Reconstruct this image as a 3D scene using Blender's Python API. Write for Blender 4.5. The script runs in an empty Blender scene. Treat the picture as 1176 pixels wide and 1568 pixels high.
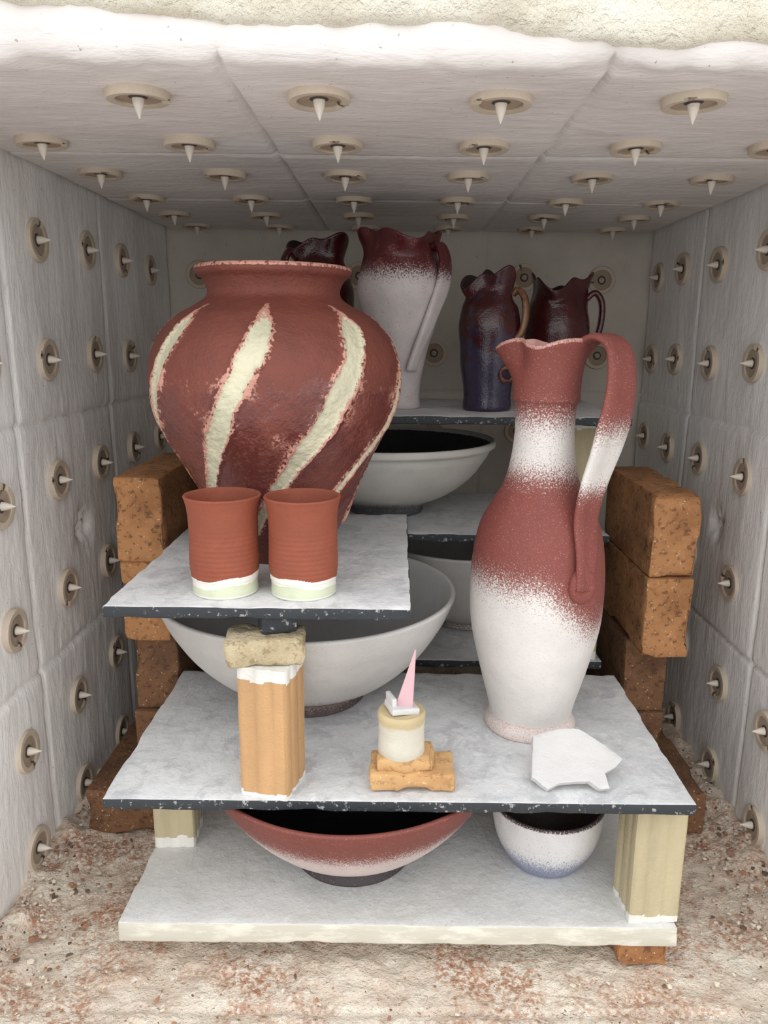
import bpy, bmesh, math, random
from mathutils import Vector, Matrix, noise as mn
random.seed(7)
pi=math.pi
sc=bpy.context.scene

def lin(c):
    o=[]
    for v in c[:3]:
        v=v/255.0
        o.append(v/12.92 if v<=0.04045 else ((v+0.055)/1.055)**2.4)
    return (o[0],o[1],o[2],1.0)
def N3(x,y,z): return mn.noise(Vector((x,y,z)))
def fbm(x,y,z,o=4):
    s=0;a=1
    for i in range(o):
        s+=a*mn.noise(Vector((x,y,z)));x*=2.1;y*=2.1;z*=2.1;a*=.5
    return s
def sstep(a,b,x):
    t=max(0,min(1,(x-a)/(b-a)));return t*t*(3-2*t)
def lerp(a,b,t): return a+(b-a)*t

# ---------------------------------------------------------------- materials
class NT:
    def __init__(s,name):
        s.m=bpy.data.materials.new(name);s.m.use_nodes=True
        s.t=s.m.node_tree;s.t.nodes.clear()
        s.out=s.t.nodes.new('ShaderNodeOutputMaterial')
        s.p=s.t.nodes.new('ShaderNodeBsdfPrincipled')
        s.t.links.new(s.p.outputs[0],s.out.inputs[0])
        s.tc=s.t.nodes.new('ShaderNodeTexCoord')
    def L(s,a,b): s.t.links.new(a,b)
    def vec(s,scale=(1,1,1)):
        if scale==(1,1,1): return s.tc.outputs['Object']
        mp=s.t.nodes.new('ShaderNodeMapping');mp.inputs['Scale'].default_value=scale
        s.L(s.tc.outputs['Object'],mp.inputs[0]);return mp.outputs[0]
    def noise(s,scale,detail=3,rough=.5,stretch=(1,1,1),dist=0):
        n=s.t.nodes.new('ShaderNodeTexNoise');n.inputs['Scale'].default_value=scale
        n.inputs['Detail'].default_value=detail;n.inputs['Roughness'].default_value=rough
        n.inputs['Distortion'].default_value=dist
        s.L(s.vec(stretch),n.inputs['Vector']);return n.outputs['Fac']
    def math(s,op,a,b=None,clamp=False):
        n=s.t.nodes.new('ShaderNodeMath');n.operation=op;n.use_clamp=clamp
        for i,v in enumerate((a,b)):
            if v is None: continue
            if isinstance(v,(int,float)): n.inputs[i].default_value=v
            else: s.L(v,n.inputs[i])
        return n.outputs[0]
    def rng(s,v,a,b,c=0.,d=1.):
        n=s.t.nodes.new('ShaderNodeMapRange');n.interpolation_type='SMOOTHSTEP'
        s.L(v,n.inputs[0])
        for i,x in enumerate((a,b,c,d)): n.inputs[i+1].default_value=x
        return n.outputs[0]
    def mix(s,f,a,b,blend='MIX'):
        n=s.t.nodes.new('ShaderNodeMix');n.data_type='RGBA';n.blend_type=blend
        if isinstance(f,(int,float)): n.inputs[0].default_value=f
        else: s.L(f,n.inputs[0])
        for i,v in ((6,a),(7,b)):
            if isinstance(v,tuple): n.inputs[i].default_value=v
            else: s.L(v,n.inputs[i])
        return n.outputs[2]
    def mixf(s,f,a,b):
        n=s.t.nodes.new('ShaderNodeMix');n.data_type='FLOAT'
        s.L(f,n.inputs[0])
        for i,v in ((2,a),(3,b)):
            if isinstance(v,(int,float)): n.inputs[i].default_value=v
            else: s.L(v,n.inputs[i])
        return n.outputs[0]
    def bump(s,h,dist,strength=1.,prev=None):
        n=s.t.nodes.new('ShaderNodeBump');n.inputs['Distance'].default_value=dist
        n.inputs['Strength'].default_value=strength
        s.L(h,n.inputs['Height'])
        if prev is not None: s.L(prev,n.inputs['Normal'])
        return n.outputs[0]
    def fin(s,col,rough,nrm=None):
        if isinstance(col,tuple): s.p.inputs['Base Color'].default_value=col
        else: s.L(col,s.p.inputs['Base Color'])
        if isinstance(rough,(int,float)): s.p.inputs['Roughness'].default_value=rough
        else: s.L(rough,s.p.inputs['Roughness'])
        if nrm is not None: s.L(nrm,s.p.inputs['Normal'])
        return s.m

def glaze(name,cols,roughs,ns=350,S=1.2,w=.08,bscale=500,bdist=.0004,streak=(1,1,1),var=.12,spec=.5,b2=3.,vs=18):
    """cols A (base) then B,C,D blended in by the R,G,B masks stored on the mesh, broken up by fine noise"""
    g=NT(name)
    at=g.t.nodes.new('ShaderNodeAttribute');at.attribute_name='mask'
    sp=g.t.nodes.new('ShaderNodeSeparateColor');g.L(at.outputs['Color'],sp.inputs[0])
    n1=g.noise(ns,3,.6)
    n1=g.math('MULTIPLY',g.math('SUBTRACT',n1,.5),S)
    col=lin(cols[0]);r=roughs[0]
    for i in range(1,len(cols)):
        if cols[i] is None: continue
        f=g.rng(g.math('ADD',sp.outputs[i-1],n1),.5-w,.5+w)
        col=g.mix(f,col,lin(cols[i])); r=g.mixf(f,r,roughs[i])
    nv=g.noise(vs,4,.6,streak)
    dark=g.rng(nv,.3,.7,1-var,1+var*.3)
    cc=g.t.nodes.new('ShaderNodeCombineColor')
    for i in range(3): g.L(dark,cc.inputs[i])
    col=g.mix(1.,col,cc.outputs[0],'MULTIPLY')
    b=g.bump(g.noise(bscale,2,.6),bdist)
    b=g.bump(g.noise(60,3,.6),bdist*b2,1.,b)
    g.p.inputs['Specular IOR Level'].default_value=spec
    return g.fin(col,r,b)

def wallmat(name,c1,c2,stretch):
    g=NT(name)
    n=g.noise(5,4,.6); n2=g.noise(60,4,.7,stretch)
    col=g.mix(g.rng(n,.35,.65),lin(c1),lin(c2))
    col=g.mix(g.rng(n2,.60,.72,0,.25),col,lin((172,162,152)))
    sp=g.noise(220,2,.5)
    col=g.mix(g.rng(sp,.72,.75,0,.6),col,lin((130,112,98)))
    b=g.bump(g.noise(26,5,.62,stretch,.6),.0032,.8)
    b=g.bump(n2,.0022,.8,b)
    return g.fin(col,.85,b)
M={}
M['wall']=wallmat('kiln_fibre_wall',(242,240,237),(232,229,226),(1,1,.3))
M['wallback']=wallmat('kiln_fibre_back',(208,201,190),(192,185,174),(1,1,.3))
M['ceil']=wallmat('kiln_fibre_ceiling',(229,223,219),(217,210,206),(.3,1,1))
def floormat():
    g=NT('kiln_floor_wash')
    n=g.noise(9,4,.65);n2=g.noise(75,4,.7);n3=g.noise(8,5,.75);n4=g.noise(190,3,.65)
    col=g.mix(g.rng(n,.38,.62),lin((228,218,201)),lin((212,196,178)))
    f=g.math('MULTIPLY',g.rng(n3,.42,.62),g.rng(n4,.38,.58),True)
    col=g.mix(f,col,lin((176,132,106)))
    col=g.mix(g.rng(n2,.56,.66,0,.7),col,lin((236,229,216)))
    col=g.mix(g.rng(n4,.66,.70,0,.8),col,lin((104,80,64)))
    b=g.bump(n2,.006,.9);b=g.bump(n4,.003,.8,b)
    return g.fin(col,.9,b)
M['floor']=floormat()
def lintelmat():
    g=NT('cream_refractory_plaster')
    n=g.noise(12,4,.65);n2=g.noise(90,4,.7)
    col=g.mix(g.rng(n,.35,.65),lin((222,217,202)),lin((208,200,180)))
    col=g.mix(g.rng(n2,.62,.7,0,.5),col,lin((180,164,134)))
    b=g.bump(g.noise(40,5,.7),.010,.9);b=g.bump(n2,.003,.8,b)
    return g.fin(col,.9,b)
M['lintel']=lintelmat()
def shelfmat(name,c1,c2,c3,k=.55):
    g=NT(name)
    n=g.noise(7,5,.65,(1,1,1),.8);n2=g.noise(26,5,.72,(1,1,1),.6);n3=g.noise(330,2,.6);n4=g.noise(110,3,.7)
    col=g.mix(g.rng(n,.36,.64),lin(c1),lin(c2))
    col=g.mix(g.rng(n2,.46,.66,0,k),col,lin(c3))
    col=g.mix(g.rng(n4,.58,.68,0,k),col,lin((230,230,229)))
    col=g.mix(g.rng(n3,.66,.72,0,.4),col,lin((130,128,126)))
    b=g.bump(g.noise(60,3,.6,(1,.5,1),1.),.0016,.8);b=g.bump(n4,.0014,.8,b)
    g.p.inputs['Specular IOR Level'].default_value=.25
    return g.fin(col,.9,b)
M['wash']=shelfmat('kiln_wash_white',(221,222,222),(203,205,206),(168,169,171))
M['slab']=shelfmat('kiln_wash_cream',(216,216,213),(209,209,205),(198,197,191),.4)
def edgemat():
    g=NT('silicon_carbide_edge')
    n=g.noise(140,4,.7)
    col=g.mix(g.rng(n,.58,.66,0,.8),lin((42,46,50)),lin((170,168,165)))
    return g.fin(col,.65,g.bump(n,.0015,.8))
M['edge']=edgemat()
def slabedge():
    g=NT('cream_slab_edge')
    n=g.noise(60,4,.7,(.3,1,1))
    col=g.mix(g.rng(n,.45,.62),lin((196,192,178)),lin((216,212,199)))
    return g.fin(col,.8,g.bump(n,.002,.7))
M['slabedge']=slabedge()
def brickmat(name,c1,c2,c3,bd=.0025):
    g=NT(name)
    n=g.noise(14,4,.65);n2=g.noise(120,3,.7);n3=g.noise(38,4,.65);n4=g.noise(260,2,.5)
    col=g.mix(g.rng(n,.35,.65),lin(c1),lin(c2))
    col=g.mix(g.rng(n2,.54,.66,0,.75),col,lin(c3))
    col=g.mix(g.rng(n3,.58,.70,0,.7),col,lin(c3))
    col=g.mix(g.rng(n4,.66,.72,0,.6),col,lin((225,196,156)))
    b=g.bump(n2,bd,.8);b=g.bump(n3,bd,.6,b)
    return g.fin(col,.88,b)
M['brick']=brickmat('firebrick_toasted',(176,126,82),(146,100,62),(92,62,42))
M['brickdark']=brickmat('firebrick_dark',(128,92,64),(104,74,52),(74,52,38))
M['tan']=brickmat('soft_firebrick_tan',(202,162,112),(186,144,96),(158,118,78),.0015)
M['crumb']=brickmat('crumbled_firebrick',(192,178,148),(174,158,126),(140,120,90),.004)
M['button']=glaze('anchor_button_clay',[(202,187,168),(168,150,131),(224,215,202),(84,74,66)],[.7,.9,.6,.9],ns=120,S=.4,w=.15)
M['post']=glaze('mullite_post_tan',[(190,150,106),(226,223,216)],[.8,.85],ns=70,S=1.0,w=.1,bdist=.0006,streak=(1,1,.2),var=.26)
M['postg']=glaze('mullite_post_olive',[(182,170,138),(222,220,212)],[.75,.85],ns=70,S=1.0,w=.1,bdist=.0006,streak=(1,1,.2),var=.22)
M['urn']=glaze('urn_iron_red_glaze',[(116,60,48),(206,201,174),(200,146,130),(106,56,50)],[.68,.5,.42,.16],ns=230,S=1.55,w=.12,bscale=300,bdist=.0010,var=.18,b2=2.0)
M['jug']=glaze('jug_red_over_white',[(216,211,206),(126,64,56),(208,154,142),(206,158,148)],[.62,.7,.6,.6],ns=620,S=2.0,w=.30,bdist=.0003,var=.08)
M['cup']=glaze('cup_terracotta',[(142,73,50),(230,226,216),(202,208,180),(136,70,50)],[.7,.5,.35,.8],ns=60,S=.25,w=.06,bscale=700,bdist=.0004,var=.12)
M['bowlred']=glaze('bowl_red_rim',[(202,190,188),(118,60,52),(66,58,60),(50,48,48)],[.45,.6,.7,.5],ns=600,S=2.0,w=.28,var=.08)
M['bowlblue']=glaze('bowl_white_blue',[(210,208,208),(124,130,154),(70,56,52),(72,62,56)],[.45,.5,.6,.5],ns=600,S=2.0,w=.28,var=.08)
M['bowlgrey']=glaze('bowl_grey_white',[(194,190,186),(122,104,98),(80,70,68),(196,194,190)],[.6,.7,.8,.6],ns=560,S=1.9,w=.22,var=.08)
M['bowldark']=glaze('bowl_white_dark_inside',[(206,203,196),(130,128,128),(90,90,95),(58,60,60)],[.6,.7,.8,.6],ns=500,S=1.6,w=.1,var=.08)
M['jugback']=glaze('jug_white_dark_lip',[(200,192,190),(88,32,34),(184,124,118),(88,36,36)],[.55,.3,.5,.5],ns=500,S=2.0,w=.25,var=.14)
M['jugdark']=glaze('jug_oxblood',[(66,22,24),(56,50,70),(120,84,56),(40,18,20)],[.14,.12,.25,.4],ns=60,S=1.5,w=.2,var=.4,streak=(1,1,.3))
M['shard']=glaze('bisque_shard',[(206,204,202),(214,212,209)],[.8,.85],ns=80,S=.5,w=.2,var=.06)
M['pink']=glaze('pink_cone_clay',[(206,168,172),(220,190,190)],[.8,.8],ns=100,S=.6,w=.2,var=.06)
M['spool']=glaze('cream_spool_clay',[(212,206,190),(200,182,142)],[.8,.8],ns=60,S=.8,w=.2,var=.14)
M['rubble']=glaze('rubble_chips',[(216,205,187),(166,122,98),(110,88,72)],[.9,.9,.9],ns=60,S=.3,w=.1,var=.25)

# ---------------------------------------------------------------- mesh builder
class MB:
    def __init__(s): s.v=[];s.f=[];s.m=[];s.c=[]
    def vert(s,p,c=(0,0,0)):
        s.v.append(tuple(p));s.c.append(c);return len(s.v)-1
    def face(s,idx,m=0): s.f.append(tuple(idx));s.m.append(m)
    def xform(s,start,mat):
        for i in range(start,len(s.v)): s.v[i]=tuple(mat@Vector(s.v[i]))
    def build(s,name,mats,loc=(0,0,0),rot=0,flat=False,angle=None):
        me=bpy.data.meshes.new(name);me.from_pydata(s.v,[],s.f)
        for m in mats: me.materials.append(M[m])
        me.polygons.foreach_set('material_index',s.m)
        a=me.color_attributes.new('mask','FLOAT_COLOR','POINT')
        buf=[]
        for c in s.c: buf.extend((c[0],c[1],c[2],1))
        a.data.foreach_set('color',buf)
        bm=bmesh.new();bm.from_mesh(me);bmesh.ops.recalc_face_normals(bm,faces=bm.faces);bm.to_mesh(me);bm.free()
        if not flat:
            me.polygons.foreach_set('use_smooth',[True]*len(me.polygons))
            if angle: me.set_sharp_from_angle(angle=math.radians(angle))
        me.update()
        o=bpy.data.objects.new(name,me);o.location=loc;o.rotation_euler=(0,0,rot)
        sc.collection.objects.link(o);return o
    # rounded rough box: side faces 0..5 = -x +x -y +y -z +z
    def rbox(s,dim,r=.003,cell=.01,amp=0,fr=40,seed=0,center=(0,0,0),mats=None,chip=0,maskf=None):
        h=[d/2 for d in dim];co=[]
        for a in range(3):
            H=h[a];rr=min(r,H*.8);inner=2*(H-rr);n=max(1,int(round(inner/cell)))
            l=[-H,-H+rr*.3]+[-H+rr+inner*i/n for i in range(n+1)]+[H-rr*.3,H];co.append(l)
        L=[len(c)-1 for c in co];idx={}
        rr=min(r,min(h)*.8)
        def g(i,j,k):
            key=(i,j,k)
            if key in idx: return idx[key]
            p=Vector((co[0][i],co[1][j],co[2][k]))
            q=Vector([max(-(h[a]-rr),min(h[a]-rr,p[a])) for a in range(3)])
            d=p-q
            nrm=d.normalized() if d.length>1e-9 else Vector((0,0,1))
            if d.length>1e-9: p=q+nrm*rr
            if amp:
                w=fbm((p.x+seed)*fr,(p.y+seed*1.7)*fr,p.z*fr,3)*amp
                e=sum(1 for a in range(3) if h[a]-abs(p[a])<rr*1.5)
                if chip and e>=2:
                    cn=N3((p.x+seed)*25,(p.y-seed)*25,p.z*25)
                    if cn>.05: w-=chip*min(1,(cn-.05)*4)
                p=p+nrm*w
            c=maskf(p) if maskf else (0,0,0)
            idx[key]=s.vert(p+Vector(center),c);return idx[key]
        def mt(side): return mats[side] if mats else 0
        for side in range(6):
            ax=side//2;fix=0 if side%2==0 else L[ax]
            u,v=[a for a in range(3) if a!=ax]
            for a in range(L[u]):
                for b in range(L[v]):
                    q=[]
                    for (da,db) in ((0,0),(1,0),(1,1),(0,1)):
                        ijk=[0,0,0];ijk[ax]=fix;ijk[u]=a+da;ijk[v]=b+db
                        q.append(g(*ijk))
                    s.face(q,mt(side))
    def rings(s,rings,mat=0,closed_u=True,cap0=False,cap1=False):
        ids=[[s.vert(p,c) for p,c in r] for r in rings];n=len(ids[0])
        for i in range(len(ids)-1):
            for j in range(n if closed_u else n-1):
                k=(j+1)%n
                s.face((ids[i][j],ids[i][k],ids[i+1][k],ids[i+1][j]),mat)
        if cap0: s.face(ids[0][::-1],mat)
        if cap1: s.face(ids[-1],mat)
    def prism(s,prof,z0,z1,nz=8,mat=0,maskf=None,amp=0,seed=0):
        R=[]
        for k in range(nz+1):
            z=lerp(z0,z1,k/nz);ring=[]
            for x,y in prof:
                d=1+amp*N3(x*60+seed,y*60,z*30)
                ring.append(((x*d,y*d,z),maskf(x,y,z) if maskf else (0,0,0)))
            R.append(ring)
        s.rings(R,mat,cap0=True,cap1=True)
    def strap(s,path,side,widths,thick,n=60,segs=20,maskf=None,mat=0,groove=0):
        P=crom([Vector(p) for p in path],n)
        W=[v[0] for v in crom([Vector((w,0,0)) for w in widths],n)]
        T=[v[0] for v in crom([Vector((w,0,0)) for w in (thick if isinstance(thick,(list,tuple)) else [thick]*len(widths))],n)]
        R=[]
        for i in range(n):
            t=(P[min(i+1,n-1)]-P[max(i-1,0)]).normalized()
            sd=side
            sd=(sd-t*sd.dot(t)).normalized();nn=t.cross(sd)
            ring=[]
            for j in range(segs):
                a=2*pi*j/segs;c=math.cos(a);q=math.sin(a)
                xx=math.copysign(abs(c)**.75,c)*W[i]/2;yy=math.copysign(abs(q)**.75,q)*T[i]/2
                yy*=1-groove*math.exp(-(c/.3)**2)
                p=P[i]+sd*xx+nn*yy
                ring.append((tuple(p),maskf(p) if maskf else (0,0,0)))
            R.append(ring)
        s.rings(R,mat,cap0=True,cap1=True)
    def vessel(s,pts,thick=.005,n=120,segs=160,deform=None,maskf=None,mat=0):
        out=[(v[0],v[1]) for v in crom([Vector((r,z,0)) for r,z in pts],n)]
        z0=out[0][1];fl=z0+thick*1.3
        prof=[(0.0002,z0+.002,0),(out[0][0]*.8,z0+.002,0),(out[0][0]*.93,z0,0)]
        prof+=[(r,z,0) for r,z in out]
        rt,zt=out[-1]
        prof+=[(rt-thick*.2,zt+thick*.28,0),(rt-thick*.5,zt+thick*.36,0),(rt-thick*.8,zt+thick*.28,1)]
        inn=[(max(r-thick,.003),z) for r,z in out[::-2] if z>fl]
        prof+=[(r,z,1) for r,z in inn]+[(inn[-1][0]*.5,fl,1),(.0002,fl,1)]
        R=[]
        for r,z,i in prof:
            ring=[]
            for j in range(segs):
                th=2*pi*j/segs   # th 0 = toward the kiln mouth (-y), + = right
                rr,zz=(deform(r,z,th) if deform else (r,z))
                p=(rr*math.sin(th),-rr*math.cos(th),zz)
                ring.append((p,maskf(th if th<=pi else th-2*pi,z,i,p) if maskf else (0,0,0)))
            R.append(ring)
        s.rings(R,mat)

def crom(pts,n):
    m=len(pts);cum=[0]
    for i in range(1,m): cum.append(cum[-1]+max(1e-6,(pts[i]-pts[i-1]).length))
    tot=cum[-1];out=[];k=0
    for i in range(n):
        d=tot*i/(n-1)
        while k<m-2 and d>cum[k+1]: k+=1
        t=(d-cum[k])/(cum[k+1]-cum[k]);t=max(0,min(1,t))
        p1=pts[k];p2=pts[k+1];h=cum[k+1]-cum[k]
        def tan(j):
            if j==0: return (pts[1]-pts[0])/(cum[1]-cum[0])
            if j==m-1: return (pts[-1]-pts[-2])/(cum[-1]-cum[-2])
            return (pts[j+1]-pts[j-1])/(cum[j+1]-cum[j-1])
        a=tan(k)*h;b=tan(k+1)*h
        t2=t*t;t3=t2*t
        out.append(p1*(2*t3-3*t2+1)+a*(t3-2*t2+t)+p2*(-2*t3+3*t2)+b*(t3-t2))
    return out

# ---------------------------------------------------------------- kiln shell
XL,XR,YB,ZC=-.46,.495,1.60,.88
def panel(name,mat,fn,us,vs,U,V,su,sv,amp,seed,extra=None,back=.06,round_lo=None,edges=(),step=.0018,pil=.0010):
    """height-field of fibre blocks. fn(u,v,h)->xyz with h>0 into the room"""
    nu=int((U[1]-U[0])/.0045);nv=int((V[1]-V[0])/.0045)
    mb=MB();ids=[]
    for i in range(nu+1):
        row=[];u=lerp(U[0],U[1],i/nu)
        for j in range(nv+1):
            v=lerp(V[0],V[1],j/nv)
            h=0
            uj=u+.0025*N3(v*14,seed,3.1);vj=v+.0025*N3(u*14,seed,7.7)
            for q in us:
                d=abs(uj-q);h-=.005*math.exp(-(d/.0026)**2)+pil*math.exp(-(d/.010)**2)
            for q in vs:
                d=abs(vj-q);h-=.005*math.exp(-(d/.0026)**2)+pil*math.exp(-(d/.010)**2)
            for e in edges:
                d=abs((uj if e[0]=='u' else vj)-e[1]);h-=.012*math.exp(-(d/.004)**2)
            bu=sum(1 for q in us if u>q);bv=sum(1 for q in vs if v>q)
            h+=step*math.sin(bu*12.9+bv*78.2+seed)
            h+=amp*fbm(u*su+seed,v*sv,seed,4)+.0006*fbm(u*90,v*90,seed,2)
            if extra: h+=extra(u,v)
            if round_lo is not None and v<round_lo+.012:
                t=1-(v-round_lo)/.012;h-=.012*(1-math.sqrt(max(0,1-t*t)))
            row.append(mb.vert(fn(u,v,h)))
        ids.append(row)
    for i in range(nu):
        for j in range(nv): mb.face((ids[i][j],ids[i+1][j],ids[i+1][j+1],ids[i][j+1]))
    ring=[(i,0) for i in range(nu+1)]+[(nu,j) for j in range(1,nv+1)]+[(i,nv) for i in range(nu-1,-1,-1)]+[(0,j) for j in range(nv-1,0,-1)]
    bk=[]
    for i,j in ring:
        bk.append(mb.vert(fn(lerp(U[0],U[1],i/nu),lerp(V[0],V[1],j/nv),-back)))
    n=len(ring)
    for k in range(n):
        a=ring[k];b=ring[(k+1)%n]
        mb.face((ids[a[0]][a[1]],ids[b[0]][b[1]],bk[(k+1)%n],bk[k]))
    mb.face(bk)
    return mb.build(name,[mat])
def dent(cu,cv,r,d):
    return lambda u,v:-d*math.exp(-((u-cu)**2+(v-cv)**2)/(r*r))*(1+1.2*fbm(u*70,v*70,2,3))
d1=dent(1.10,.40,.022,.016);d2=dent(1.16,.40,.02,.012)
panel('wall_left','wall',lambda u,v,h:(XL+h,u,v),[.93,1.24],[.567,.25],(.58,YB+.03),(-.04,ZC+.03),9,3,.0020,1,d1,edges=(('u',YB-.003),),step=.0012,pil=.0005)
panel('wall_right','wall',lambda u,v,h:(XR-h,u,v),[1.0,1.32],[.555,.24],(.58,YB+.03),(-.04,ZC+.03),9,3,.0020,5,d2,edges=(('u',YB-.003),),step=.0012,pil=.0005)
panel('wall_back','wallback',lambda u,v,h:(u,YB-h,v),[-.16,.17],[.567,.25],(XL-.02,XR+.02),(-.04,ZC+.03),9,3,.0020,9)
def lipchips(u,v):
    if v>.67: return 0
    return -.006*max(0,fbm(u*16,3.3,v*8,4))*sstep(.67,.65,v)
panel('ceiling','ceil',lambda u,v,h:(u,v,ZC-h),[-.141,.163],[.95,1.255],(XL-.05,XR+.05),(.642,YB+.03),3,9,.0013,3,lipchips,.06,.642,edges=(('u',XL+.003),('u',XR-.003),('v',YB-.003)),step=.0008,pil=.0003)
def fl(u,v):
    m=0
    w=min(u-XL,XR-u);m+=.016*sstep(.08,0,w)*(1+fbm(u*22,v*22,4,3))
    for q in (-.24,.02,.28):
        m-=.004*math.exp(-((u-q-.002*N3(v*40,2,2))/.003)**2)*(1 if v<.66 else 0)
    m-=.004*math.exp(-((v-.66-.003*N3(u*20,1,1))/.003)**2)
    m+=.003*fbm(u*45,v*45,1,4)
    return m
panel('floor','floor',lambda u,v,h:(u,v,h-.004),[],[],(XL-.03,XR+.03),(.40,YB+.03),12,12,.003,13,fl,.08)
# rough plaster above the roof slab, running across the kiln mouth
mb=MB()
mb.rbox((1.25,.12,.22),r=.016,cell=.006,amp=.005,fr=30,seed=2)
def bend(p):
    x,y,z=p
    return (x,y,z-.045*max(-.30,min(.16,x))+.004*math.sin(x*17+1)+.005*fbm(x*9,2,1,3)*(1 if z<0 else 0))
mb.v=[bend(p) for p in mb.v]
mb.build('trim_lintel',['lintel'],(0.0,.692,1.013))

# ---------------------------------------------------------------- anchor buttons
mb=MB()
def button(pos,nrm,rot,s=1.):
    st=len(mb.v)
    prof=[(.0270,-.006,(0,0,0)),(.0270,.0022,(0,0,0)),(.0262,.0036,(0,0,0)),(.0235,.0038,(0,0,0)),(.0195,.0032,(0,0,0)),(.0187,.0006,(1,0,0)),(.0090,.0005,(1,0,0)),(.0078,.0005,(1,0,.9)),(.0058,.0005,(1,0,.9)),(.0050,.003,(0,1,0)),(.0045,.0065,(0,1,0)),(.0028,.0115,(0,1,0)),(.0004,.0175,(0,1,0))]
    R=[]
    for r,z,mk in prof:
        ring=[]
        for j in range(32):
            a=2*pi*j/32
            slot=1 if (abs(math.sin(a))<.12 and math.cos(a)>0 and .009<r<.0268 and z>0) else 0
            ring.append(((r*math.cos(a)*s,r*math.sin(a)*s,z-(.003 if slot else 0)),((1,0,.9) if slot else mk)))  # slot and pin hole coloured dark, their shadow painted into the mask
        R.append(ring)
    mb.rings(R)
    n=Vector(nrm);q=n.to_track_quat('Z','Y').to_matrix().to_4x4()
    tilt=Matrix.Rotation(random.uniform(-.04,.04),4,'X')@Matrix.Rotation(random.uniform(-.04,.04),4,'Y')
    mb.xform(st,Matrix.Translation(pos)@q@tilt@Matrix.Rotation(rot,4,'Z'))
j=lambda a=.004:random.uniform(-a,a)
e=.003
for y in (.723,.888,1.05,1.235,1.39,1.53):
    for x in (-.384,-.224,-.067,.088,.246,.398):
        button((x+j(),y+j(),ZC-e),(0,0,-1),random.uniform(0,6))
ZR=(.795,.645,.487,.330,.172,.030)
for z in ZR:
    for y in (.715,.868,1.022,1.178,1.33,1.475):
        button((XL+e,y+j(),z+j()),(1,0,0),random.uniform(0,6))
    for y in (.77,.93,1.085,1.245,1.40,1.53):
        button((XR-e,y+j(),z+j()),(-1,0,0),random.uniform(0,6))
    for x in (-.396,-.24,-.08,.075,.246,.40):
        button((x+j(),YB-e,z+j()),(0,-1,0),random.uniform(0,6))
mb.build('ceramic_anchor_buttons',['button'],angle=50)

# ---------------------------------------------------------------- shelves
def shelf(name,x0,x1,y0,y1,ztop,th,seed,top='wash',edge='edge'):
    mb=MB();mb.rbox((x1-x0,y1-y0,th),r=.0022,cell=.008,amp=.0007,fr=45,seed=seed,mats=[1,1,1,1,1,0],chip=.0015)
    return mb.build(name,[top,edge],((x0+x1)/2,(y0+y1)/2,ztop-th/2),angle=40)
shelf('kiln_shelf',-.300,.310,.70,1.01,.216,.0125,1)
shelf('kiln_shelf',-.290,.015,.7165,1.13,.418,.0125,3)
shelf('kiln_shelf',-.297,.308,1.07,1.375,.209,.0125,5)
shelf('kiln_shelf',-.297,.308,1.07,1.375,.4035,.0125,8)
shelf('kiln_shelf',-.280,.326,1.07,1.375,.5725,.0125,11)
shelf('kiln_base_slab',-.300,.312,.716,1.021,.054,.0245,14,'slab','slabedge')

# ---------------------------------------------------------------- bricks
def brick(x0,y0,z0,dim,mat='brick',seed=0,rot=0,amp=.0010):
    mb=MB();mb.rbox(dim,r=.003,cell=.008,amp=amp,fr=40,seed=seed,chip=.005)
    return mb.build('firebrick',[mat],(x0+dim[0]/2,y0+dim[1]/2,z0+dim[2]/2),rot,angle=50)
B=(.061,.228,.1115)
brick(-.363,.962,.3895,B,seed=1); brick(-.363,.966,.2775,B,seed=2)
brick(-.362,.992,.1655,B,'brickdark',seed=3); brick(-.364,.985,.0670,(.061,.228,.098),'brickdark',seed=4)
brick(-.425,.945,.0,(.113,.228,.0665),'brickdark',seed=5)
brick(.333,.972,.3715,(.063,.228,.1115),seed=6); brick(.331,.970,.2595,(.063,.228,.1115),seed=7)
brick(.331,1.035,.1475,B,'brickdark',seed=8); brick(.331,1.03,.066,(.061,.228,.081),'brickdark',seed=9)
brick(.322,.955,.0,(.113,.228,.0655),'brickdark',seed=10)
for k,(x,y,sx) in enumerate(((.250,.722,.055),(-.27,.78,.05),(-.02,.90,.1))):
    mb=MB();mb.rbox((sx,.05,.030),r=.003,cell=.006,amp=.002,seed=20+k,chip=.004)
    mb.build('firebrick_spacer',['crumb' if k else 'brick'],(x+sx/2,y+.025,.0145),angle=50)

# ---------------------------------------------------------------- posts
def post_profile(w,grooves=2,g=.004):
    P=[];h=w/2;n=24
    for side in range(4):
        for i in range(n):
            t=-1+2*i/n;d=0
            for q in ((-.36,.36) if grooves==2 else (0,)):
                d+=g*math.exp(-((t-q)/.11)**2)
            c=min(1,(1-abs(t))/.12);e=.002*(1-c)
            x,y=t*h,-(h-d-e)
            a=side*pi/2
            P.append((x*math.cos(a)-y*math.sin(a),x*math.sin(a)+y*math.cos(a)))
    return P
def post(x,y,z0,z1,w,mat,rot=0,tip=(.012,.012),grooves=2,seed=0,g=.0018):
    mb=MB();h=z1-z0
    def mf(px,py,z):
        wv=.005*N3(px*60,py*60,seed)
        return (1 if (z<tip[0]+wv or z>h-tip[1]+wv) else 0,0,0)
    mb.prism(post_profile(w,grooves,g),0,h,50,0,mf,.012,seed)
    return mb.build('kiln_post',[mat],(x,y,z0),rot,angle=60)
post(-.127,.729,.216,.358,.052,'post',math.radians(-14),(.005,.014),seed=1)
post(.285,.752,.054,.2035,.056,'postg',math.radians(4),(.008,-.01),seed=2)
post(-.274,.868,.054,.2035,.050,'postg',math.radians(3),(.012,-.01),seed=3)
post(.15,.985,.054,.2035,.04,'postg',0,seed=4)
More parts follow.
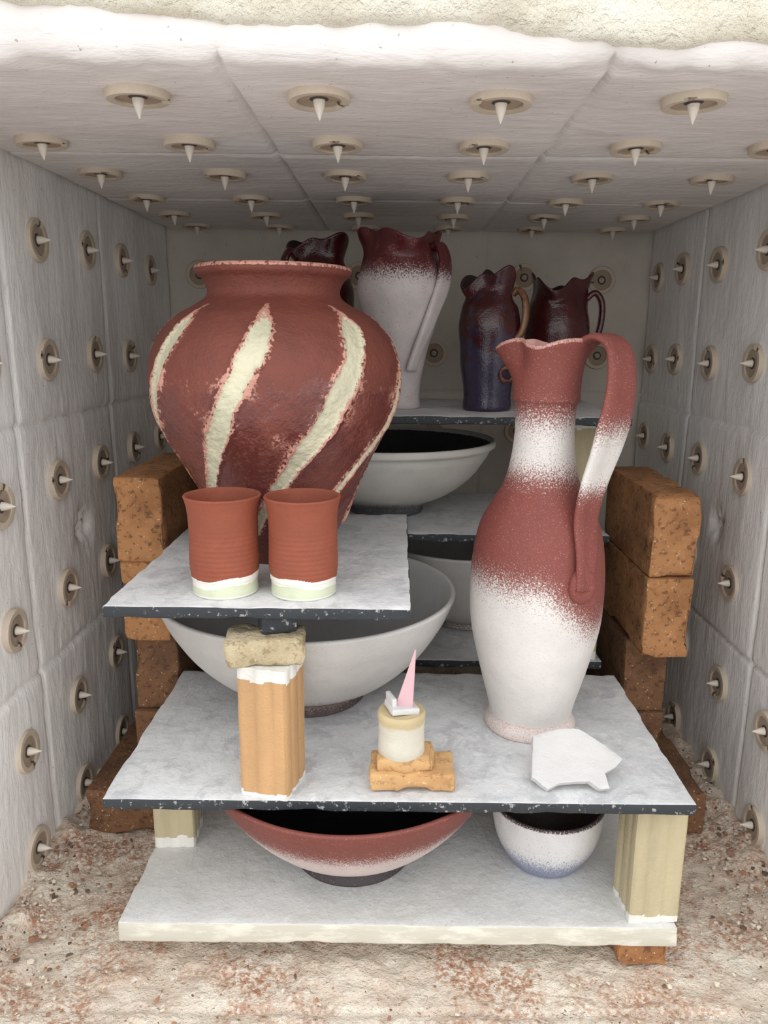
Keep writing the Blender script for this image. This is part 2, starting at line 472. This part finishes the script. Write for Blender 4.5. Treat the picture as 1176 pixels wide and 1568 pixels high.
for x,y,z0,z1 in ((-.265,1.095,0,.1965),(.27,1.095,0,.1965),(-.265,1.345,0,.1965),(.27,1.345,0,.1965),
                  (-.274,1.095,.209,.391),(.283,1.095,.209,.391),(-.27,1.35,.209,.391),(.28,1.35,.209,.391),
                  (-.25,1.10,.4035,.560),(.277,1.16,.4035,.560),(-.25,1.35,.4035,.560),(.277,1.35,.4035,.560)):
    post(x,y,z0,z1,.036,'postg',0,seed=x*10+z0)
mb=MB();mb.rbox((.078,.056,.027),r=.005,cell=.004,amp=.0034,fr=45,seed=31,chip=.009)
mb.build('firebrick_fragment',['crumb'],(-.132,.737,.3715),.12)
mb=MB();mb.rbox((.036,.036,.020),r=.004,cell=.004,amp=.003,fr=50,seed=33)
mb.build('shelf_shim',['edge'],(-.122,.745,.3955),.3)

# ---------------------------------------------------------------- striped urn
ub=.418
U=[(.057,0),(.060,.004),(.066,.020),(.081,.0464),(.0948,.083),(.1105,.1153),(.1260,.143),(.1390,.1704),(.1448,.1974),(.1450,.2184),(.1415,.2383),(.131,.2607),(.111,.282),(.090,.294),(.0775,.303),(.0755,.311),(.080,.3215),(.0875,.328),(.0890,.3345)]
def stripe(th,z):
    s=max(0,.282-z);tw=4-46*(s/.2)**1.4
    d=math.degrees(th)-tw+1.6*N3(z*22,5.5,1)
    k=math.floor((d+22.5)/45)
    d=d-45*k
    d+=1.0*N3(th*14,z*90,3)+.9*N3(th*30,z*220,5)
    hw=(5.2+.9*math.sin(k*2.3))*sstep(.292,.268,z)*(1-.50*sstep(.16,.05,z))*(1+.24*N3(z*35,k*3.3,2))
    return abs(d)-hw, d
def udef(r,z,th):
    if .04<z<.292 and r>.05:
        e,d=stripe(th if th<=pi else th-2*pi,z)
        ins=sstep(1,-2,e)
        r+= .0026*math.exp(-((e-.4)/1.3)**2) - .0016*ins + ins*.0010*fbm(th*25,z*200,2,3) + .0008*sstep(.22,.17,z)*fbm(th*7,z*60,4,3)
    return r,z
def umask(th,z,inn,p):
    if inn: return (0,0,0)
    R=G=Bc=0
    if .04<z<.294:
        e,d=stripe(th,z)
        R=.90*sstep(2.8,-2.0,e)
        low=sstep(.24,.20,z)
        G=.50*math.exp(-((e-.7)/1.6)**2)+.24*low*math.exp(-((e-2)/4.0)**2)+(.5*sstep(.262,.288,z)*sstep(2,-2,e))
        if z<.235 and e>1: G+=.33*sstep(.235,.200,z)*(1-.55*sstep(.17,.11,z))*(1+.9*fbm(th*4,z*30,9,2))  # pink flecks between stripes: part glaze speckle, part glints painted into the colour
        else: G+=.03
    if z>.3325: G=.6
    Bc=.60+.5*fbm(th*3,z*25,1,3) if z<.235 else 0
    Bc*=sstep(.235,.195,z)
    if R>.4: Bc=0
    return (R,min(.95,G),max(0,min(1,Bc)))
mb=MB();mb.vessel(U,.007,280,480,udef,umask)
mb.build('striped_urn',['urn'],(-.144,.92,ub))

# ---------------------------------------------------------------- cups
def cup(x,y,seed):
    pts=[(.0325,0),(.0342,.002),(.0340,.012),(.0345,.02),(.0356,.032),(.0352,.05),(.0350,.07),(.0360,.088),(.0380,.098),(.0394,.102)]
    def df(r,z,th):
        if .02<z<.080: r+=.00018*math.sin(z*1250+seed)*sstep(.080,.055,z)
        if z<.017: r-=.0006
        return r,z
    def mf(th,z,i,p):
        if i: return (0,0,1)
        b=.021+.0025*math.sin(th*1.3+seed)+.001*math.sin(th*5+seed)
        return (1 if z<b else 0,1 if .003<z<b-.0085 else 0,0)
    mb=MB();mb.vessel(pts,.0035,150,140,df,mf)
    mb.build('terracotta_cup',['cup'],(x,y,.418))
cup(-.1785,.768,0);cup(-.0965,.766,2.4)

# ---------------------------------------------------------------- bowls
def bowl(name,x,y,z,pts,mat,mf,thick=.006,df=None):
    mb=MB();mb.vessel(pts,thick,110,180,df,mf);return mb.build(name,[mat],(x,y,z))
bowl('red_rimmed_bowl',-.050,.847,.054,[(.072,0),(.074,.003),(.070,.013),(.079,.021),(.112,.046),(.142,.078),(.165,.112),(.175,.130),(.1795,.141)],'bowlred',
     lambda th,z,i,p:(0,0,1) if (i and z<.134) else ((1 if i else .98*sstep(.060,.122,z)),(.98 if z<.015 else .74*sstep(.060,.018,z)),0))
bowl('small_white_bowl',.187,.834,.054,[(.040,0),(.043,.002),(.050,.012),(.060,.032),(.0655,.055),(.067,.070),(.068,.080)],'bowlblue',
     lambda th,z,i,p:(0,0,1) if (i and z<.077) else (.85*sstep(.060,.004,z),.8*sstep(.076,.081,z),0),.005)
bowl('large_grey_bowl',-.113,.945,.216,[(.070,0),(.073,.003),(.069,.012),(.074,.017),(.112,.038),(.150,.074),(.175,.112),(.186,.136),(.190,.146)],'bowlgrey',
     lambda th,z,i,p:(0,0,1) if i else (.78*sstep(.065,.004,z)+.08,.75*sstep(.018,.004,z),0),.007)
bowl('dark_lined_bowl',-.018,1.225,.4035,[(.058,0),(.060,.003),(.058,.010),(.066,.016),(.105,.035),(.138,.062),(.160,.092),(.166,.104),(.173,.109),(.173,.116)],'bowldark',
     lambda th,z,i,p:(0,0,1) if (i and z<.112) else (.7*sstep(.04,.012,z),.8*sstep(.018,.006,z),0),.007)
bowl('white_bowl',.120,1.238,.209,[(.050,0),(.053,.003),(.051,.010),(.060,.016),(.095,.040),(.125,.080),(.142,.120),(.148,.140),(.150,.146)],'bowlgrey',
     lambda th,z,i,p:(0,0,1) if i else (.5*sstep(.03,.01,z),0,0),.007)

# ---------------------------------------------------------------- main jug
J=[(.054,0),(.0555,.004),(.054,.010),(.050,.0165),(.0505,.024),(.0536,.038),(.065,.081),(.0759,.1315),(.0783,.1725),(.0765,.2128),(.0690,.2523),(.0555,.2795),(.043,.3025),(.0365,.329),(.0335,.359),(.0340,.388),(.0350,.393),(.0376,.396),(.0372,.404),(.0378,.418),(.0395,.432),(.043,.447),(.0465,.457),(.0475,.461)]
def jdef(r,z,th):
    k=sstep(.405,.461,z)
    sp=math.radians(-112)
    d=(th-sp+pi)%(2*pi)-pi
    lobe=math.exp(-(d/.42)**2)
    pinch=math.exp(-((abs(d)-.85)/.33)**2)
    r*=1+k*(.26*lobe-.20*pinch)
    z+=k*(-.010*lobe+.001*pinch-.006*math.exp(-((abs(d)-1.5)/.4)**2)+.001*math.sin(3*th))
    return r,z
def jmask(th,z,i,p):
    if i: return (0,0,1) if z>.43 else (1,0,0)
    x=p[0]
    if z>.343: R=.16+.84*sstep(.345,.412,z)
    else:
        bz=.205-.052*sstep(-.015,.06,x)+.006*N3(th*3,1,1)
        R=min(.16+.84*sstep(.345,.283,z),sstep(bz-.056,bz+.034,z))
    return (R*.98+.01,.35 if z<.02 else 0,.62 if z>.459 else 0)
mb=MB();mb.vessel(J,.0045,260,240,jdef,jmask)
def hpath(pts):
    out=[]
    for r,z,ph in pts:
        a=math.radians(ph);out.append((r*math.sin(a),-r*math.cos(a),z))
    return out
def hm(p):
    z=p.z
    return (max(sstep(.335,.400,z),sstep(.330,.280,z))*.92+.06,0,0)
ph=hpath([(.034,.446,62),(.045,.460,60),(.060,.465,58),(.077,.456,56),(.086,.430,52),(.087,.395,49),(.081,.352,45),(.072,.310,40),(.068,.272,36),(.077,.232,32),(.083,.195,28)])
sdv=Vector((math.cos(math.radians(42)),math.sin(math.radians(42)),0))
mb.strap(ph,sdv,[.036,.048,.056,.058,.056,.053,.048,.040,.031,.030,.030],[.009,.009,.009,.010,.010,.010,.010,.011,.012,.012,.008],n=90,segs=28,maskf=hm,groove=.3)
st=len(mb.v)
R=[]
for a in range(13):
    f=pi*a/12;ring=[]
    for b in range(24):
        g=2*pi*b/24
        ring.append(((.018*math.sin(f)*math.cos(g),.010*math.cos(f)*(1-.5*math.exp(-(math.sin(f)/.5)**2)*(math.cos(f)>0)),.021*math.sin(f)*math.sin(g)),(1,0,0)))
    R.append(ring)
mb.rings(R)
aa=math.radians(28)
mb.xform(st,Matrix.Translation((.0785*math.sin(aa),-.0785*math.cos(aa),.200))@Matrix.Rotation(aa+pi,4,'Z'))
mb.build('red_white_jug',['jug'],(.166,.87,.216))

# ---------------------------------------------------------------- rear jugs
def rear_jug(name,loc,pts,mat,mf,handle,widths,hmf,phase,lob=.16,zr=.010,extra=None,th=.004,ht=.010):
    zt=pts[-1][1]
    def df(r,z,t):
        k=sstep(zt-.045,zt,z)
        r*=1+k*lob*math.cos(3*(t-phase))
        z+=k*zr*(math.cos(2*(t-phase)+.6)+.6*math.cos(5*(t-phase)))
        r*=1+.012*math.sin(z*120)*(1-k)
        return r,z
    mb=MB();mb.vessel(pts,th,120,120,df,mf)
    hp=hpath(handle);ma=math.radians(handle[len(handle)//2][2])
    mb.strap(hp,Vector((math.cos(ma),math.sin(ma),0)),widths,ht,n=60,segs=18,maskf=hmf,groove=.2)
    if extra: extra(mb)
    return mb.build(name,[mat],loc)
SB=.5725
rear_jug('white_jug_with_oxblood_lip',(.002,1.185,SB),[(.030,0),(.0315,.003),(.0300,.02),(.036,.065),(.049,.112),(.060,.150),(.0640,.180),(.060,.204),(.054,.220),(.054,.233),(.058,.250)],'jugback',
    lambda th,z,i,p:(0,0,1) if i else (.98*sstep(.165,.226,z)+.02,.25*(fbm(th*3,z*30,2,2)>.3),0),
    [(.048,.232,75),(.058,.236,72),(.068,.215,68),(.070,.180,60),(.063,.145,50),(.054,.110,40),(.046,.080,30),(.040,.058,24)],[.022,.028,.030,.028,.024,.022,.020,.022],
    lambda p:(sstep(.165,.220,p.z),0,0),2.2,.18,.007)
def lug(mb):
    R=[]
    for a in range(17):
        f=2*pi*a/16;ring=[]
        for b in range(10):
            g=2*pi*b/10;q=.010+.004*math.cos(g)
            ring.append(((.024+q*math.cos(f),-.036-.004*math.sin(g),.055+q*math.sin(f)),(0,.4,0)))
        R.append(ring)
    mb.rings(R)
rear_jug('oxblood_tankard',(.133,1.165,SB),[(.034,0),(.036,.003),(.035,.02),(.040,.06),(.0435,.10),(.0445,.130),(.041,.150),(.034,.163),(.032,.172),(.036,.190)],'jugdark',
    lambda th,z,i,p:(0,0,1) if i else (.30+.6*sstep(.15,.04,z),0,0),
    [(.032,.168,80),(.040,.174,78),(.050,.162,74),(.053,.138,70),(.049,.115,66),(.041,.104,62)],[.016,.020,.020,.018,.016,.018],lambda p:(0,.7,0),.6,.24,.010,lug)
rear_jug('oxblood_jug',(.250,1.255,SB),[(.036,0),(.038,.003),(.037,.02),(.045,.06),(.050,.10),(.050,.135),(.045,.158),(.042,.172),(.046,.192)],'jugdark',
    lambda th,z,i,p:(0,0,1) if i else (.2*sstep(.1,.04,z),0,0),
    [(.042,.165,84),(.056,.176,84),(.067,.162,84),(.068,.130,84),(.060,.100,84),(.048,.088,84)],[.016,.020,.020,.018,.016,.018],lambda p:(0,0,0),1.6,.18,.010)
rear_jug('oxblood_jug',(-.124,1.255,SB),[(.036,0),(.038,.003),(.037,.02),(.045,.07),(.052,.13),(.052,.175),(.044,.205),(.038,.222),(.044,.246)],'jugdark',
    lambda th,z,i,p:(0,0,1) if i else (.2*sstep(.1,.04,z),0,0),
    [(.040,.222,-60),(.050,.232,-60),(.060,.214,-60),(.062,.180,-60),(.058,.15,-60),(.050,.14,-60)],[.016,.020,.020,.018,.016,.018],lambda p:(0,0,0),.9,.2,.008)

# ---------------------------------------------------------------- broken shard
mb=MB()
pl=[(822,1127),(845,1121),(870,1117),(893,1117),(925,1141),(952,1163),(938,1178),(919,1190),(921,1214),(906,1216),(893,1204),(850,1207),(832,1216),(812,1195),(817,1160)]
pl=[((x-880)*.00072,(1216-y)*.00072) for x,y in pl]
dense=[]
for i in range(len(pl)):
    a=Vector(pl[i]);b=Vector(pl[(i+1)%len(pl)])
    for k in range(6):
        p=a.lerp(b,k/6);w=.0006*N3(p.x*300,p.y*300,1);dense.append((p.x+w,p.y+w))
cx=sum(p[0] for p in dense)/len(dense);cy=sum(p[1] for p in dense)/len(dense)+.004
def sring(s,off,ms=0,sh=0):
    r=[]
    for x,y in dense:
        X=cx+(x-cx)*s;Y=cy+(y-cy)*s
        r.append(((X,Y+sh,off-.005*((X-cx)/.05)**2),(ms,0,0)))
    return r
rr=[sring(.02,.004),sring(.3,.004),sring(.6,.004),sring(.85,.004),sring(.985,.004),sring(1.,.0036),sring(1.,-.005,.6,.002),sring(.98,-.0058,1,.002),sring(.5,-.006,1,.002),sring(.02,-.006,1,.002)]
mb.rings(rr,cap0=True,cap1=True)
mb.xform(0,Matrix.Rotation(math.radians(28),4,'X'))
zm=min(v[2] for v in mb.v)
mb.xform(0,Matrix.Translation((0,0,-zm)))
mb.build('broken_pottery_shard',['shard'],(.194,.714,.2165),angle=35)

# ---------------------------------------------------------------- pyrometric cone on its stand
mb=MB()
mb.rbox((.088,.050,.020),r=.003,cell=.005,amp=.0022,fr=45,seed=41,center=(0,0,.0115),mats=[0]*6,chip=.005)
mb.rbox((.060,.046,.016),r=.003,cell=.005,amp=.0022,fr=45,seed=43,center=(-.007,.002,.028),mats=[0]*6,chip=.004)
st=len(mb.v)
prof=[(.0002,0),(.0235,0),(.025,.002),(.0245,.010),(.024,.030),(.0252,.042),(.0255,.045),(.0235,.048),(.0002,.048)]
mb.rings([[((r*math.cos(2*pi*k/48),r*math.sin(2*pi*k/48),z),(1 if z>.04 else 0,0,0)) for k in range(48)] for r,z in prof],1)
mb.xform(st,Matrix.Translation((-.012,.002,.034)))
st=len(mb.v)
mb.rbox((.030,.028,.007),r=.0015,cell=.004,amp=.0006,fr=60,seed=5,mats=[2]*6)
mb.xform(st,Matrix.Translation((-.012,.0,.086))@Matrix.Rotation(.35,4,'Z')@Matrix.Rotation(.10,4,'Y'))
st=len(mb.v)
tri=[(-.011,-.006),(.009,-.007),(.002,.008)]
R=[]
for k in range(13):
    t=k/12;w=1-t*.93
    ring=[]
    for a in range(3):
        p=Vector(tri[a]);q=Vector(tri[(a+1)%3])
        for m in range(3):
            z=p.lerp(q,.06+.44*m)
            ring.append(((z.x*w+.0105*t,z.y*w,.062*t),(0,0,0)))
    R.append(ring)
mb.rings(R,3,cap0=True,cap1=True)
mb.xform(st,Matrix.Translation((-.009,0,.088)))
st=len(mb.v)
mb.rbox((.005,.022,.012),r=.001,cell=.004,amp=.0004,seed=8,mats=[2]*6)
mb.xform(st,Matrix.Translation((-.023,0,.093))@Matrix.Rotation(.35,4,'Z'))
mb.build('pyrometric_cone_stand',['tan','spool','shard','pink'],(.019,.740,.2155),angle=45)

# ---------------------------------------------------------------- rubble on floor
mb=MB()
def chunk(x,y,z,s):
    st=len(mb.v);bm=bmesh.new();bmesh.ops.create_icosphere(bm,subdivisions=1,radius=1)
    c=random.choice([(0,0,0),(0,0,0),(0,0,0),(0,0,0),(1,0,0),(1,0,0),(0,1,0)])
    sx,sy,sz=[random.uniform(.5,1.2)*s for _ in range(3)];sz*=.6
    rz=random.uniform(0,6)
    for v in bm.verts:
        k=1+random.uniform(-.3,.3);X,Y,Z=v.co.x*sx*k,v.co.y*sy*k,v.co.z*sz*k
        mb.vert((x+X*math.cos(rz)-Y*math.sin(rz),y+X*math.sin(rz)+Y*math.cos(rz),z+Z),c)
    for f in bm.faces: mb.face([st+v.index for v in f.verts])
    bm.free()
for i in range(2200):
    r=random.random()
    if r<.44: x=XL+.01+abs(random.gauss(0,.05));y=random.uniform(.6,1.2)
    elif r<.88: x=XR-.01-abs(random.gauss(0,.05));y=random.uniform(.6,1.2)
    else: x=random.uniform(XL,XR);y=random.uniform(.55,.72)
    if -.31<x<.325 and .705<y<1.4: continue
    if x<-.30 and x>-.435 and y>.935: continue
    if x>.31 and x<.445 and y>.945: continue
    w=min(x-XL,XR-x);z=.001+.014*sstep(.08,0,w)
    chunk(x,y,z,random.choice([.001,.0012,.0015,.0015,.002,.002,.003,.004]) )
mb.build('brick_rubble',['rubble'],flat=True)

# ---------------------------------------------------------------- light
w=bpy.data.worlds.new('overcast_sky');sc.world=w;w.use_nodes=True
t=w.node_tree;t.nodes.clear()
o=t.nodes.new('ShaderNodeOutputWorld');bg=t.nodes.new('ShaderNodeBackground');tc=t.nodes.new('ShaderNodeTexCoord')
sx=t.nodes.new('ShaderNodeSeparateXYZ');rp=t.nodes.new('ShaderNodeValToRGB')
mr=t.nodes.new('ShaderNodeMapRange');mr.inputs[1].default_value=-1;mr.inputs[2].default_value=1
t.links.new(tc.outputs['Generated'],sx.inputs[0]);t.links.new(sx.outputs[2],mr.inputs[0]);t.links.new(mr.outputs[0],rp.inputs[0])
e=rp.color_ramp.elements
e[0].position=.0;e[0].color=(.36,.355,.35,1);e[1].position=1;e[1].color=(.94,.955,.98,1)
n=e.new(.42);n.color=(.44,.435,.43,1);n=e.new(.53);n.color=(.93,.935,.94,1)
t.links.new(rp.outputs[0],bg.inputs[0]);bg.inputs[1].default_value=2.35
t.links.new(bg.outputs[0],o.inputs[0])

# ---------------------------------------------------------------- camera
cam=bpy.data.cameras.new('camera');co=bpy.data.objects.new('camera',cam);sc.collection.objects.link(co)
cam.sensor_fit='HORIZONTAL';cam.sensor_width=36;cam.lens=36*1178/1176
cam.shift_x=-20/1176;cam.clip_start=.01
co.matrix_world=Matrix.Translation((0,0,.68))@Matrix.Rotation(math.radians(90-12.9),4,'X')@Matrix.Rotation(math.radians(.6),4,'Z')
sc.camera=co
sc.view_settings.view_transform='Standard'
sc.view_settings.look='None'
sc.view_settings.exposure=0
